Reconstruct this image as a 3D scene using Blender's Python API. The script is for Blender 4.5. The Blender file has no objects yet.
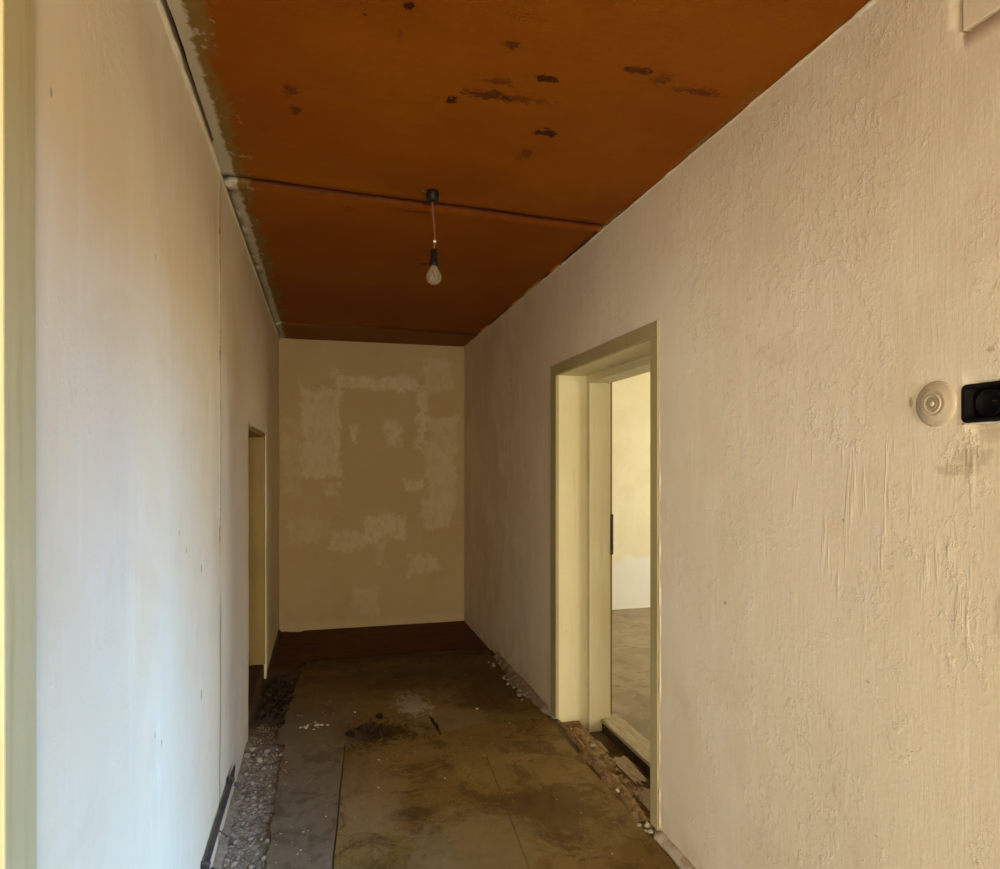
import bpy, bmesh, math, random
from mathutils import Vector, noise
random.seed(7)
C = bpy.context.scene.collection
R, L, BACK, H = 1.285, -0.393, 6.17, 2.6      # corridor planes: right wall X, left wall X, back wall Y, ceiling Z
TH = 0.34                                     # right wall thickness

# ------------------------------------------------------------------ node helper
class N:
    def __init__(s, nt, sock): s.nt, s.k = nt, sock
    def _m(s, op, b=None, c=None):
        n = s.nt.nodes.new('ShaderNodeMath'); n.operation = op
        put(s.nt, n.inputs[0], s)
        if b is not None: put(s.nt, n.inputs[1], b)
        if c is not None: put(s.nt, n.inputs[2], c)
        return N(s.nt, n.outputs[0])
    def __add__(s, b): return s._m('ADD', b)
    def __radd__(s, b): return s._m('ADD', b)
    def __sub__(s, b): return s._m('SUBTRACT', b)
    def __mul__(s, b): return s._m('MULTIPLY', b)
    def __rmul__(s, b): return s._m('MULTIPLY', b)
    def max(s, b): return s._m('MAXIMUM', b)
    def min(s, b): return s._m('MINIMUM', b)
    def abs(s): return s._m('ABSOLUTE')
    def inv(s): return (s * -1.0) + 1.0
    def ss(s, a, b):                           # smoothstep a..b (a > b gives a falling step)
        n = s.nt.nodes.new('ShaderNodeMapRange'); n.interpolation_type = 'SMOOTHSTEP'
        put(s.nt, n.inputs[0], s)
        lo, hi, t0, t1 = (a, b, 0, 1) if a < b else (b, a, 1, 0)
        for i, v in enumerate((lo, hi, t0, t1)): n.inputs[i + 1].default_value = v
        return N(s.nt, n.outputs[0])

def put(nt, inp, v):
    if isinstance(v, N): nt.links.new(v.k, inp)
    elif isinstance(v, tuple) and len(v) == 3 and inp.type == 'RGBA': inp.default_value = (*v, 1)
    else: inp.default_value = v

class Mat:
    def __init__(s, name, rough=0.85, spec=0.3):
        s.m = bpy.data.materials.new(name); s.m.use_nodes = True
        s.nt = s.m.node_tree
        s.b = s.nt.nodes['Principled BSDF']
        s.b.inputs['Roughness'].default_value = rough
        s.b.inputs['Specular IOR Level'].default_value = spec
        g = s.nt.nodes.new('ShaderNodeNewGeometry')
        s.p = N(s.nt, g.outputs['Position'])
        x = s.nt.nodes.new('ShaderNodeSeparateXYZ'); s.nt.links.new(s.p.k, x.inputs[0])
        s.x, s.y, s.z = (N(s.nt, o) for o in x.outputs)
        t = s.nt.nodes.new('ShaderNodeTexCoord'); s.obj = N(s.nt, t.outputs['Object'])
    def scaled(s, sc, vec=None, rot=(0, 0, 0)):
        n = s.nt.nodes.new('ShaderNodeMapping'); put(s.nt, n.inputs[0], vec or s.p)
        n.inputs['Scale'].default_value = sc; n.inputs['Rotation'].default_value = rot
        return N(s.nt, n.outputs[0])
    def noise(s, scale, detail=4, rough=0.55, dist=0.0, vec=None):
        n = s.nt.nodes.new('ShaderNodeTexNoise'); put(s.nt, n.inputs['Vector'], vec or s.p)
        n.inputs['Scale'].default_value = scale; n.inputs['Detail'].default_value = detail
        n.inputs['Roughness'].default_value = rough; n.inputs['Distortion'].default_value = dist
        return N(s.nt, n.outputs[0])
    def vor(s, scale, vec=None, feature='F1'):
        n = s.nt.nodes.new('ShaderNodeTexVoronoi'); put(s.nt, n.inputs['Vector'], vec or s.p)
        n.feature = feature; n.inputs['Scale'].default_value = scale
        return N(s.nt, n.outputs[0])
    def mix(s, f, a, b):
        n = s.nt.nodes.new('ShaderNodeMix'); n.data_type = 'RGBA'
        put(s.nt, n.inputs[0], f); put(s.nt, n.inputs[6], a); put(s.nt, n.inputs[7], b)
        return N(s.nt, n.outputs[2])
    def rect(s, u, v, r, soft=0.02, warp=None):   # soft-edged box mask (u0, v0, u1, v1)
        d = (u - (r[0] + r[2]) / 2).abs() - abs(r[2] - r[0]) / 2
        e = (v - (r[1] + r[3]) / 2).abs() - abs(r[3] - r[1]) / 2
        q = d.max(e)
        if warp is not None: q = q + warp
        return q.ss(soft, -soft)
    def blob(s, u, v, c, ru, rv, warp=None):
        a = (u - c[0]) * (1 / ru); b = (v - c[1]) * (1 / rv)
        q = (a * a + b * b)._m('SQRT') - 1.0
        if warp is not None: q = q + warp
        return q.ss(0.25, -0.25)
    def out(s, col, bump=None, strength=0.3, dist=0.01, rough=None):
        put(s.nt, s.b.inputs['Base Color'], col)
        if rough is not None: put(s.nt, s.b.inputs['Roughness'], rough)
        if bump is not None:
            n = s.nt.nodes.new('ShaderNodeBump'); n.inputs['Strength'].default_value = strength
            n.inputs['Distance'].default_value = dist
            put(s.nt, n.inputs['Height'], bump); s.nt.links.new(n.outputs[0], s.b.inputs['Normal'])
        return s.m

M = {}
# ------------------------------------------------------------------ plaster walls
def plaster(name, base, warm, pale, along, extra=None, bumpk=0.35, streak=1.0):
    m = Mat(name, 0.9, 0.15)
    big = m.noise(1.3, 3); mid = m.noise(5, 5, 0.6, 0.6)
    col = m.mix(big.ss(0.38, 0.62), base, warm)
    sv = m.scaled((9, 9, 0.9)); st = m.noise(2.2, 5, 0.6, 0.3, sv)
    col = m.mix(st.ss(0.5, 0.72) * (0.4 * streak), col, pale)
    col = m.mix(mid.ss(0.55, 0.75) * 0.3, col, pale)
    col = m.mix(m.noise(2.1, 5, 0.7, 0.6).ss(0.48, 0.66) * 0.4, col, tuple(c * k for c, k in zip(warm, (0.90, 0.87, 0.80))))
    col = m.mix(m.noise(3.3, 5, 0.7, 0.9, m.scaled((1, 1, .5), None, (0, 0, 1))).ss(0.5, 0.68) * 0.3, col, tuple(c * k for c, k in zip(base, (0.95, 1.0, 0.92))))
    sp = m.noise(55, 2).ss(0.77, 0.81) * m.noise(3).ss(0.5, 0.62)
    col = m.mix(sp * 0.55, col, (0.16, 0.11, 0.06))
    fine = m.noise(95, 3, 0.6); brush = m.noise(7, 5, 0.65, 0.5, m.scaled((14, 14, 1.3)))
    pits = m.noise(24, 4, 0.7)
    rid = m.noise(16, 3, 0.6, 0.4, m.scaled((1, 1, 0.22), None, (0.35, 0, 0)))
    pit2 = m.noise(42, 5, 0.75, 0.8, m.scaled((1, 1, 0.55), None, (0.5, 0, 0))).ss(0.54, 0.64)
    where = m.noise(2.3, 4, 0.6, 0.4).ss(0.42, 0.62)
    bump = brush * 0.16 + fine * 0.10 + pits.ss(0.52, 0.66) * where * 0.30 + rid.ss(0.58, 0.72) * where * 0.10 + pit2 * where * 0.22 + m.noise(6, 3) * 0.22
    if extra: col, bump = extra(m, col, bump)
    M[name] = m.out(col, bump, bumpk, 0.012)

BASE, WARM, PALE = (0.74, 0.635, 0.47), (0.72, 0.60, 0.425), (0.80, 0.72, 0.58)

def right_extra(m, col, bump):
    w = m.noise(30, 5, 0.7, 0.5) * 3.0 - 1.5
    ws = m.noise(120, 4, 0.7) * 2.6 - 1.3
    dirt = (0.34, 0.235, 0.11)
    for c, ru, rv, a in (((1.06, 1.487), 0.045, 0.022, .35), ((1.09, 1.46), 0.05, 0.012, .3),
                         ((1.02, 1.53), 0.03, 0.016, .25), ((1.205, 1.612), 0.004, 0.010, .7)):
        col = m.mix(m.blob(m.y, m.z, c, ru, rv, w) * a, col, dirt)
    for c, r in (((1.925, 1.011), 0.010), ((1.409, 1.329), 0.006), ((1.33, 0.94), 0.005), ((1.02, 1.70), 0.007)):
        col = m.mix(m.blob(m.y, m.z, c, r, r * .7, ws) * 0.4, col, (0.20, 0.14, 0.08))
    # flaking, browner patches on the far stretch
    fl = m.noise(3.2, 5, 0.65, 0.8, m.scaled((1, 1, 0.55))).ss(0.47, 0.56) * m.y.ss(3.7, 4.6)
    col = m.mix(fl * 0.35, col, (0.56, 0.45, 0.29))
    # diagonal trowel scratches
    sc = m.noise(30, 3, 0.6, 0.2, m.scaled((1, 1, 0.12), None, (-0.75, 0, 0))).ss(0.52, 0.7)
    bump = bump + sc * m.blob(m.y, m.z, (1.32, 1.30), 0.4, 0.28) * m.noise(5, 3).ss(.45, .6) * 0.35
    foot_tone = m.z.ss(0.14, 0.0) * m.noise(9, 4).ss(0.3, 0.65)  # patchy darker tone towards the foot of the wall
    col = m.mix(foot_tone * 0.45, col, (0.40, 0.31, 0.19))
    return col, bump
plaster('plaster_right', BASE, WARM, PALE, 'y', right_extra, 0.42)

def left_extra(m, col, bump):
    # whitewash drips left of the board joint, rub marks
    st = m.noise(6, 5, 0.6, 0.2, m.scaled((6, 6, 0.28))).ss(0.52, 0.68) * m.y.ss(1.6, 2.3)
    col = m.mix(st * 0.45, col, (0.80, 0.74, 0.62))
    w = m.noise(120, 4, 0.7) * 2.6 - 1.3
    for c, r in (((1.113, 2.022), 0.006), ((1.735, 1.968), 0.005), ((2.358, 0.71), 0.014), ((1.735, 0.824), 0.006),
                 ((1.80, 0.78), 0.007), ((2.1, 1.22), 0.008), ((2.35, 1.13), 0.012), ((2.0, 1.28), 0.006)):
        col = m.mix(m.blob(m.y, m.z, c, r * .8, r * 1.1, w) * 0.55, col, (0.22, 0.17, 0.11))
    cr = (m.y - 2.742 + (m.noise(3, 5, 0.7) - 0.5) * 0.05).abs().ss(0.030, 0.010)
    gaps = (m.z.ss(1.05, 0.85) * 0.6).max(m.noise(7, 4, 0.7, 0, m.scaled((0, 0, 1))).ss(0.52, 0.58) * 0.5)
    col = m.mix(cr * gaps, col, (0.20, 0.165, 0.11))
    d = m.noise(5, 4, 0.6, 0.5).ss(0.5, 0.7) * m.y.ss(4.6, 5.0)
    col = m.mix(d * 0.4, col, (0.52, 0.42, 0.27))
    foot_tone = m.z.ss(0.16, 0.0) * m.noise(10, 4).ss(0.3, 0.6)  # darker patches low on the wall, fading upwards
    col = m.mix(foot_tone * 0.4, col, (0.38, 0.32, 0.24))
    return col, bump
plaster('plaster_left', (0.77, 0.67, 0.475), (0.76, 0.645, 0.42), (0.80, 0.73, 0.56), 'y', left_extra, 0.22, 1.2)

def back_extra(m, col, bump):
    w1 = (m.noise(3.2, 6, 0.7, 1.0) - 0.5) * 0.30
    w2 = (m.noise(16, 6, 0.75, 0.8) - 0.5) * 0.16
    w = w1 + w2
    pale = (0.56, 0.445, 0.275)
    patches = [((0.10, 2.17, 0.86, 2.30), .9), ((-0.19, 1.36, 0.15, 2.15), .8), ((0.84, 1.66, 0.93, 2.24), .8),
               ((0.93, 0.90, 1.20, 1.90), .55), ((0.91, 2.17, 1.17, 2.45), .45), ((0.20, 1.66, 0.31, 1.85), .75),
               ((0.56, 1.66, 0.68, 1.88), .8), ((0.33, 0.77, 0.73, 1.01), .8), ((0.04, 0.70, 0.34, 0.86), .55),
               ((0.78, 0.47, 1.05, 0.61), .6), ((0.73, 1.235, 0.97, 1.31), .75), ((0.88, 0.88, 1.14, 1.15), .6),
               ((0.44, 0.53, 0.55, 0.77), .5), ((0.24, 0.09, 0.47, 0.35), .4), ((0.0, 1.19, 0.12, 1.31), .6),
               ((-0.31, 0.78, 0.05, 0.98), .35), ((-0.36, 1.2, -0.2, 1.9), .3)]
    acc = None
    for r, a in patches:
        k = m.rect(m.x, m.z, r, 0.022, w) * a
        acc = k if acc is None else acc.max(k)
    tex = m.noise(7, 6, 0.75, 0.8, m.scaled((2.2, 1, 1), None, (0, 0.5, 0))).ss(0.34, 0.58) * 0.65 + 0.35
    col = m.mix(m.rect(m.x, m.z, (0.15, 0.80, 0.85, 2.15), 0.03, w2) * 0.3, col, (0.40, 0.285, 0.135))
    col = m.mix(acc * tex, col, pale)
    foot = m.z.ss(0.09, 0.02)
    col = m.mix(foot * 0.5, col, (0.50, 0.38, 0.20))
    return col, bump + acc * 0.4
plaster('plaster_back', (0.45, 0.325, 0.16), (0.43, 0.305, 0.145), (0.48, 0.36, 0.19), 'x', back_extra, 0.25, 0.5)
def room_extra(m, col, bump):
    k = m.noise(2.2, 4, 0.6, 0.5).ss(0.48, 0.6)
    col = m.mix(k * 0.5, col, (0.74, 0.62, 0.40))
    low = (m.z + (m.noise(4, 4) - 0.5) * 0.5).ss(0.62, 0.5)
    return m.mix(low * 0.75, col, (0.80, 0.79, 0.74)), bump
plaster('plaster_room', (0.80, 0.73, 0.52), (0.79, 0.71, 0.49), (0.82, 0.76, 0.58), 'x', room_extra, 0.15, 0.4)
plaster('plaster_fresh', (0.72, 0.64, 0.50), (0.66, 0.56, 0.40), (0.78, 0.71, 0.58), 'y', None, 0.6, 0.4)

# ------------------------------------------------------------------ orange ceiling boards
def ceiling_mat():
    m = Mat('orange_ceiling_paint', 0.6, 0.25)
    col = m.mix(m.noise(1.6, 4).ss(0.35, 0.65), (0.44, 0.108, 0.001), (0.50, 0.138, 0.0015))
    br = m.noise(9, 5, 0.6, 0.3, m.scaled((1, 6, 1)))
    col = m.mix(br.ss(0.5, 0.75) * 0.35, col, (0.34, 0.085, 0.002))
    dark = (0.075, 0.014, 0.006)
    w = m.noise(26, 6, 0.75, 1.0) * 5.0 - 2.3
    for c, ru, rv, a in (((0.202, 1.625), .020, .018, 1), ((-0.099, 2.081), .022, .035, .55), ((-0.089, 2.194), .024, .03, .6),
                         ((0.383, 2.009), .016, .022, .9), ((0.481, 1.955), .07, .025, .7), ((0.621, 1.826), .05, .018, .9),
                         ((0.499, 1.879), .05, .018, .55), ((0.857, 1.723), .05, .02, .8), ((0.956, 1.747), .03, .03, .5),
                         ((1.098, 1.774), .07, .02, .6), ((0.724, 2.129), .045, .025, .95), ((0.705, 2.298), .03, .05, .45),
                         ((0.097, 1.686), .008, .006, .8), ((0.484, 1.706), .02, .02, .7), ((0.191, 1.745), .005, .03, .4),
                         ((0.543, 3.689), .028, .03, .7), ((0.42, 3.70), .010, .012, .7), ((0.60, 1.95), .09, .02, .5),
                         ((0.40, 2.93), .05, .012, .6), ((0.10, 2.97), .03, .03, .3)):
        col = m.mix(m.blob(m.x, m.y, c, ru, rv, w) * a, col, dark)
    sp = m.noise(40, 2).ss(0.74, 0.79) * m.noise(2.5).ss(0.48, 0.6)
    col = m.mix(sp * 0.7, col, dark)
    col = m.mix(m.y.ss(5.50, 5.53) * 0.6, col, (0.40, 0.17, 0.03))
    # joint shade painted in as dark bands where the boards meet
    for y0 in (2.80, 5.475):
        k = (m.y - y0 - (m.x + 0.39) * 0.055 + (m.noise(7) - 0.5) * 0.03).abs()
        col = m.mix(k.ss(0.06, 0.004) * 0.8, col, (0.14, 0.025, 0.006))

    # limewash slopped over the left edge, then a dull olive smear
    e = m.x - L + (m.noise(4.5, 7, 0.72, 0.9) - 0.5) * 0.24
    col = m.mix(e.ss(0.110, 0.075) * 0.85, col, (0.36, 0.22, 0.05))
    e2 = m.x - L + (m.noise(14, 5, 0.7, 0.4) - 0.5) * 0.06
    col = m.mix(e2.ss(0.060, 0.046), col, (0.80, 0.71, 0.52))
    ck = m.noise(16, 3, 0.6).ss(0.62, 0.66) * (m.x - L).ss(0.17, 0.07) * m.noise(60, 2).ss(0.45, 0.6)
    col = m.mix(ck * 0.8, col, (0.72, 0.58, 0.36))
    r = (m.x * -1.0) + R + (m.noise(10, 4) - 0.5) * 0.05
    col = m.mix(r.ss(0.03, 0.015) * m.noise(4).ss(0.42, 0.6) * 0.8, col, (0.42, 0.27, 0.08))
    bump = m.noise(30, 5, 0.6) * 0.5 + br * 0.4
    M['ceiling'] = m.out(col, bump, 0.25, 0.008)
ceiling_mat()

# ------------------------------------------------------------------ floors
def floor_sheet_mat(name, a, b, dk, wear, grey):
    m = Mat(name, 0.62, 0.3)
    col = m.mix(m.noise(1.7, 5, 0.6, 0.5).ss(0.36, 0.62), a, b)
    col = m.mix(m.noise(4.5, 8, 0.72, 1.0).ss(0.49, 0.62) * 0.75, col, dk)
    sc = m.noise(9, 5, 0.65, 0.3, m.scaled((6, 1, 1), None, (0, 0, 0.5)))
    col = m.mix(sc.ss(0.58, 0.72) * 0.35, col, wear)
    col = m.mix(m.noise(13, 8, 0.75, 0.6).ss(0.52, 0.62) * 0.45, col, dk)
    col = m.mix(m.noise(70, 3).ss(0.60, 0.70) * m.noise(3, 3).ss(0.4, 0.6) * 0.5, col, wear)
    col = m.mix(m.noise(150, 2).ss(0.68, 0.74) * 0.5, col, dk)
    if not grey:
        w = m.noise(11, 5, 0.7, 0.6) * 2.4 - 1.2
        for c, ru, rv, kc, k in (((0.345, 2.772), .001, .001, dk, .1), ((0.345, 2.772), .10, .05, dk, .9),
                              ((0.25, 3.66), .16, .10, dk, .75), ((0.70, 3.75), .22, .16, (0.46, 0.35, 0.19), .5),
                              ((0.95, 2.65), .2, .2, dk, .6), ((0.45, 4.6), .4, .25, dk, .6), ((1.0, 4.3), .25, .5, dk, .75),
                              ((0.55, 2.45), .25, .25, (0.46, 0.36, 0.19), .5), ((0.2, 3.0), .14, .4, wear, .35)):
            col = m.mix(m.blob(m.x, m.y, c, ru, rv, w) * k, col, kc)
        w4 = m.noise(17, 7, 0.8, 1.2, m.scaled((1, .55, 1))) * 7.0 - 3.4
        col = m.mix(m.blob(m.x, m.y, (0.53, 4.03), .10, .20, w4) * 0.85, col, (0.74, 0.64, 0.48))
        col = m.mix(m.blob(m.x, m.y, (0.75, 4.2), .25, .35, w4 + 0.5) * 0.4, col, (0.50, 0.38, 0.22))
        col = m.mix(m.blob(m.x, m.y, (0.23, 3.67), .22, .16, w4 * 1.2) * 0.8, col, (0.07, 0.035, 0.01))
        gx = (m.x + (m.noise(4, 5, 0.65) - 0.5) * 0.35).ss(0.30, 0.02) * m.y.ss(3.48, 3.54) * m.y.ss(4.7, 3.9)
        col = m.mix(gx * 0.85, col, (0.34, 0.265, 0.168))
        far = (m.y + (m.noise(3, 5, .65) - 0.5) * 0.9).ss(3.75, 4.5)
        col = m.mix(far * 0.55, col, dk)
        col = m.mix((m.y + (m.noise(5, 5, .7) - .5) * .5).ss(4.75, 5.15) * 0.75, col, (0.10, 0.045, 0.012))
        ln = (m.x - 0.717 - (m.y - 2.29) * 0.073).abs().ss(0.006, 0.001) * m.y.ss(3.35, 3.2)
        col = m.mix(ln * 0.6, col, dk)
    bump = m.noise(20, 5, 0.6) * 0.5 + m.noise(90, 3) * 0.3
    M[name] = m.out(col, bump, 0.35, 0.008, m.noise(6, 4).ss(0.3, 0.7) * 0.25 + 0.5)
floor_sheet_mat('brown_sheet', (0.33, 0.205, 0.048), (0.41, 0.27, 0.080), (0.175, 0.098, 0.024), (0.52, 0.39, 0.21), False)
floor_sheet_mat('grey_sheet', (0.37, 0.285, 0.170), (0.33, 0.245, 0.138), (0.20, 0.145, 0.080), (0.50, 0.43, 0.32), True)

def floor_mat():
    m = Mat('dirty_floor', 0.85, 0.2)
    col = m.mix(m.noise(3, 5).ss(0.35, 0.65), (0.13, 0.090, 0.045), (0.19, 0.135, 0.075))
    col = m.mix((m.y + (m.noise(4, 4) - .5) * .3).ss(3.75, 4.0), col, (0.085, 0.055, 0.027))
    # bare stained boards at the far end
    bd = (m.y + (m.noise(4, 3) - 0.5) * 0.1).ss(4.95, 5.1)
    wood = m.mix(m.noise(5, 5, 0.6, 0.3, m.scaled((1, 7, 1))).ss(0.35, 0.7), (0.075, 0.028, 0.006), (0.125, 0.050, 0.014))
    seam = ((m.y * 6.6)._m('FRACT') - 0.5).abs().ss(0.06, 0.01)
    wood = m.mix(seam * 0.6, wood, (0.03, 0.012, 0.004))
    col = m.mix(bd, col, wood)
    # pale mortar grit along the left wall
    gr = (m.x - L + (m.noise(7, 4) - 0.5) * 0.08).ss(0.22, 0.12) * m.y.ss(4.0, 3.3)
    g = m.mix(m.noise(45, 4, 0.7).ss(0.42, 0.62), (0.17, 0.125, 0.075), (0.36, 0.285, 0.19))
    col = m.mix(gr, col, g)
    M['floor'] = m.out(col, m.noise(40, 5, 0.65) * 0.6 + m.noise(12, 4) * 0.5, 0.7, 0.012)
    m = Mat('room_floor', 0.7, 0.3)
    col = m.mix(m.noise(2.5, 5, 0.6, 0.5).ss(0.35, 0.65), (0.24, 0.185, 0.11), (0.32, 0.255, 0.165))
    col = m.mix(m.noise(9, 5, 0.65, 0.6).ss(0.52, 0.66) * 0.6, col, (0.15, 0.11, 0.06))
    M['room_floor'] = m.out(col, m.noise(14, 5), 0.4, 0.01)
    m = Mat('trench_dirt', 0.95, 0.1)
    col = m.mix(m.noise(8, 5).ss(0.35, 0.65), (0.13, 0.085, 0.05), (0.20, 0.135, 0.085))
    M['trench'] = m.out(col, m.noise(50, 5), 0.6, 0.01)
    m = Mat('rusty_brick_dust', 0.95, 0.1)
    n = m.noise(28, 5, 0.7, 0.4)
    col = m.mix(n.ss(0.35, 0.6), (0.20, 0.115, 0.042), (0.32, 0.21, 0.095))
    col = m.mix(m.noise(22, 4, 0.7).ss(0.57, 0.66) * 0.6, col, (0.30, 0.115, 0.035))
    col = m.mix(m.noise(9, 3).ss(0.55, 0.7) * 0.6, col, (0.16, 0.085, 0.03))
    M['rust'] = m.out(col, m.noise(60, 5, 0.7), 0.9, 0.012)
floor_mat()

# ------------------------------------------------------------------ paints, wood, small stuff
def paint(name, a, b, wornc, k=0.5, rough=0.5):
    m = Mat(name, rough, 0.35)
    st = m.noise(6, 6, 0.6, 0.3, m.scaled((7, 7, 0.5)))
    col = m.mix(m.noise(2, 4).ss(0.35, 0.65), a, b)
    col = m.mix(st.ss(0.52, 0.7) * k, col, wornc)
    pale = (m.z + (m.noise(4, 4) - 0.5) * 0.7).ss(0.75, 0.2)
    col = m.mix(pale * 0.35, col, tuple(min(1, c * 1.02 + 0.06) for c in b))
    col = m.mix(m.noise(38, 3).ss(0.70, 0.75) * m.z.ss(1.3, 0.3) * 0.6, col, (0.16, 0.11, 0.05))
    M[name] = m.out(col, st * 0.6 + m.noise(50, 3) * 0.2, 0.25, 0.006)
paint('lining_paint', (0.66, 0.57, 0.31), (0.70, 0.62, 0.37), (0.56, 0.47, 0.24), 0.5)
paint('casing_paint', (0.36, 0.285, 0.125), (0.40, 0.325, 0.15), (0.30, 0.225, 0.095), 0.5)
paint('ochre_paint', (0.27, 0.175, 0.022), (0.24, 0.15, 0.018), (0.20, 0.12, 0.018), 0.6)
paint('near_casing_paint', (0.50, 0.42, 0.20), (0.53, 0.455, 0.24), (0.42, 0.34, 0.14), 0.6)
paint('near_lining_paint', (0.25, 0.195, 0.065), (0.28, 0.22, 0.08), (0.17, 0.125, 0.04), 0.6)

def wood(name, a, b, s=(3, 40, 3)):
    m = Mat(name, 0.8, 0.2)
    g = m.noise(3, 6, 0.65, 0.4, m.scaled(s))
    col = m.mix(g.ss(0.35, 0.65), a, b)
    M[name] = m.out(col, g, 0.6, 0.006)
paint('brown_paint', (0.20, 0.11, 0.035), (0.24, 0.14, 0.05), (0.14, 0.07, 0.02), 0.5)
wood('sill_wood', (0.34, 0.27, 0.15), (0.47, 0.39, 0.24), (30, 3, 30))
wood('splinter_wood', (0.40, 0.28, 0.14), (0.62, 0.48, 0.28), (45, 5, 30))
wood('rotten_wood_and_shade', (0.045, 0.026, 0.012), (0.10, 0.06, 0.03), (30, 4, 20))  # rotten wood; its dark tone also stands in for shade below the threshold

def simple(name, a, b, scale=20, rough=0.8, spec=0.3, bump=0.4, metal=0):
    m = Mat(name, rough, spec); m.b.inputs['Metallic'].default_value = metal
    n = m.noise(scale, 5, 0.6, 0, m.obj)
    M[name] = m.out(m.mix(n.ss(0.35, 0.65), a, b), n, bump, 0.004)
simple('mortar', (0.22, 0.170, 0.105), (0.37, 0.295, 0.195), 40)
simple('white_plaster', (0.62, 0.54, 0.42), (0.76, 0.69, 0.57), 30)
simple('dirty_plaster', (0.33, 0.26, 0.17), (0.52, 0.43, 0.30), 18)
simple('pale_crumb', (0.34, 0.28, 0.19), (0.50, 0.42, 0.30), 40)
simple('dark_clod', (0.018, 0.010, 0.005), (0.042, 0.024, 0.012), 40)
simple('black_bakelite', (0.006, 0.004, 0.003), (0.012, 0.008, 0.006), 15, 0.5, 0.25, 0.05)
simple('black_tray', (0.004, 0.003, 0.003), (0.008, 0.006, 0.005), 15, 0.7, 0.12, 0.05)
simple('dark_insert', (0.006, 0.005, 0.005), (0.010, 0.008, 0.007), 15, 0.75, 0.12, 0.05)
simple('brown_cord', (0.16, 0.055, 0.02), (0.22, 0.085, 0.035), 60, 0.8)
simple('white_tape', (0.75, 0.70, 0.6), (0.82, 0.78, 0.7), 60, 0.6)
simple('iron', (0.028, 0.022, 0.018), (0.06, 0.045, 0.034), 25, 0.55, 0.5, 0.3)
simple('cream_bakelite', (0.45, 0.365, 0.24), (0.54, 0.445, 0.30), 12, 0.42, 0.4, 0.1)
simple('dull_cream', (0.32, 0.245, 0.14), (0.40, 0.31, 0.19), 20, 0.5, 0.4, 0.1)
simple('brass', (0.45, 0.33, 0.14), (0.55, 0.42, 0.2), 30, 0.35, 0.5, 0.1, 0.9)
simple('dust', (0.36, 0.30, 0.21), (0.48, 0.41, 0.31), 60)
simple('grey_frame', (0.6, 0.58, 0.52), (0.66, 0.64, 0.58), 8)
simple('rubble_brown', (0.20, 0.15, 0.09), (0.31, 0.24, 0.155), 40)
gm = Mat('bulb_glass', 0.12, 0.5)
gm.b.inputs['Transmission Weight'].default_value = 0.88; gm.b.inputs['IOR'].default_value = 1.15
M['bulb_glass'] = gm.out(gm.mix(gm.noise(30, 3, vec=gm.obj).ss(0.4, 0.6), (0.85, 0.78, 0.64), (0.75, 0.66, 0.5)))

# ------------------------------------------------------------------ mesh helpers
def obj(name, bm, mat, parent=None, smooth=False):
    me = bpy.data.meshes.new(name); bm.normal_update(); bm.to_mesh(me); bm.free()
    o = bpy.data.objects.new(name, me); C.objects.link(o)
    me.materials.append(M[mat])
    if smooth:
        for p in me.polygons: p.use_smooth = True
    if parent is not None: o.parent = parent
    return o
def local(o, parent):                       # geometry was written in world coordinates: keep it there
    o.parent = parent; o.matrix_parent_inverse = parent.matrix_world.inverted()
def thing(name, label, cat, loc=(0, 0, 0), group=None):
    o = bpy.data.objects.new(name, None); C.objects.link(o); o.location = loc; o.empty_display_size = 0.05
    o['label'] = label; o['category'] = cat
    if group: o['group'] = group
    return o
def tag(o, label, cat, group=None, kind=None):
    o['label'] = label; o['category'] = cat
    if group: o['group'] = group
    if kind: o['kind'] = kind
    return o
def struct(o, label=None, cat=None):
    o['kind'] = 'structure'
    if label: o['label'] = label
    if cat: o['category'] = cat
    return o
def fbm(p, s, k=3): return noise.fractal(Vector(p) * s, 1.0, 2.0, k)
def box(bm, x0, y0, z0, x1, y1, z1, bev=0.0):
    r = bmesh.ops.create_cube(bm, size=1.0)
    for v in r['verts']:
        v.co = Vector(((x0 + x1) / 2 + v.co.x * (x1 - x0), (y0 + y1) / 2 + v.co.y * (y1 - y0), (z0 + z1) / 2 + v.co.z * (z1 - z0)))
    if bev:
        es = {e for v in r['verts'] for e in v.link_edges}
        bmesh.ops.bevel(bm, geom=list(es), offset=bev, segments=2, affect='EDGES', profile=0.5)
def boxes(*a, bev=0.0):
    bm = bmesh.new()
    for b in a: box(bm, *b, bev=bev)
    return bm
def tube(bm, pts, rad, seg=12, caps=True, flat=None):
    pts = [Vector(p) for p in pts]; n = len(pts)
    rads = rad if isinstance(rad, (list, tuple)) else [rad] * n
    rings = []; up = None
    for i, p in enumerate(pts):
        t = (pts[min(i + 1, n - 1)] - pts[max(i - 1, 0)]).normalized()
        if up is None: up = Vector((0, 0, 1)) if abs(t.z) < 0.9 else Vector((1, 0, 0))
        a = t.cross(up).normalized(); b = a.cross(t).normalized(); up = b
        fx, fy = flat[i] if flat else (1, 1)
        rings.append([bm.verts.new(p + a * math.cos(2 * math.pi * k / seg) * rads[i] * fx + b * math.sin(2 * math.pi * k / seg) * rads[i] * fy) for k in range(seg)])
    for i in range(n - 1):
        for k in range(seg):
            bm.faces.new((rings[i][k], rings[i][(k + 1) % seg], rings[i + 1][(k + 1) % seg], rings[i + 1][k]))
    if caps: bm.faces.new(rings[0][::-1]); bm.faces.new(rings[-1])
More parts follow.
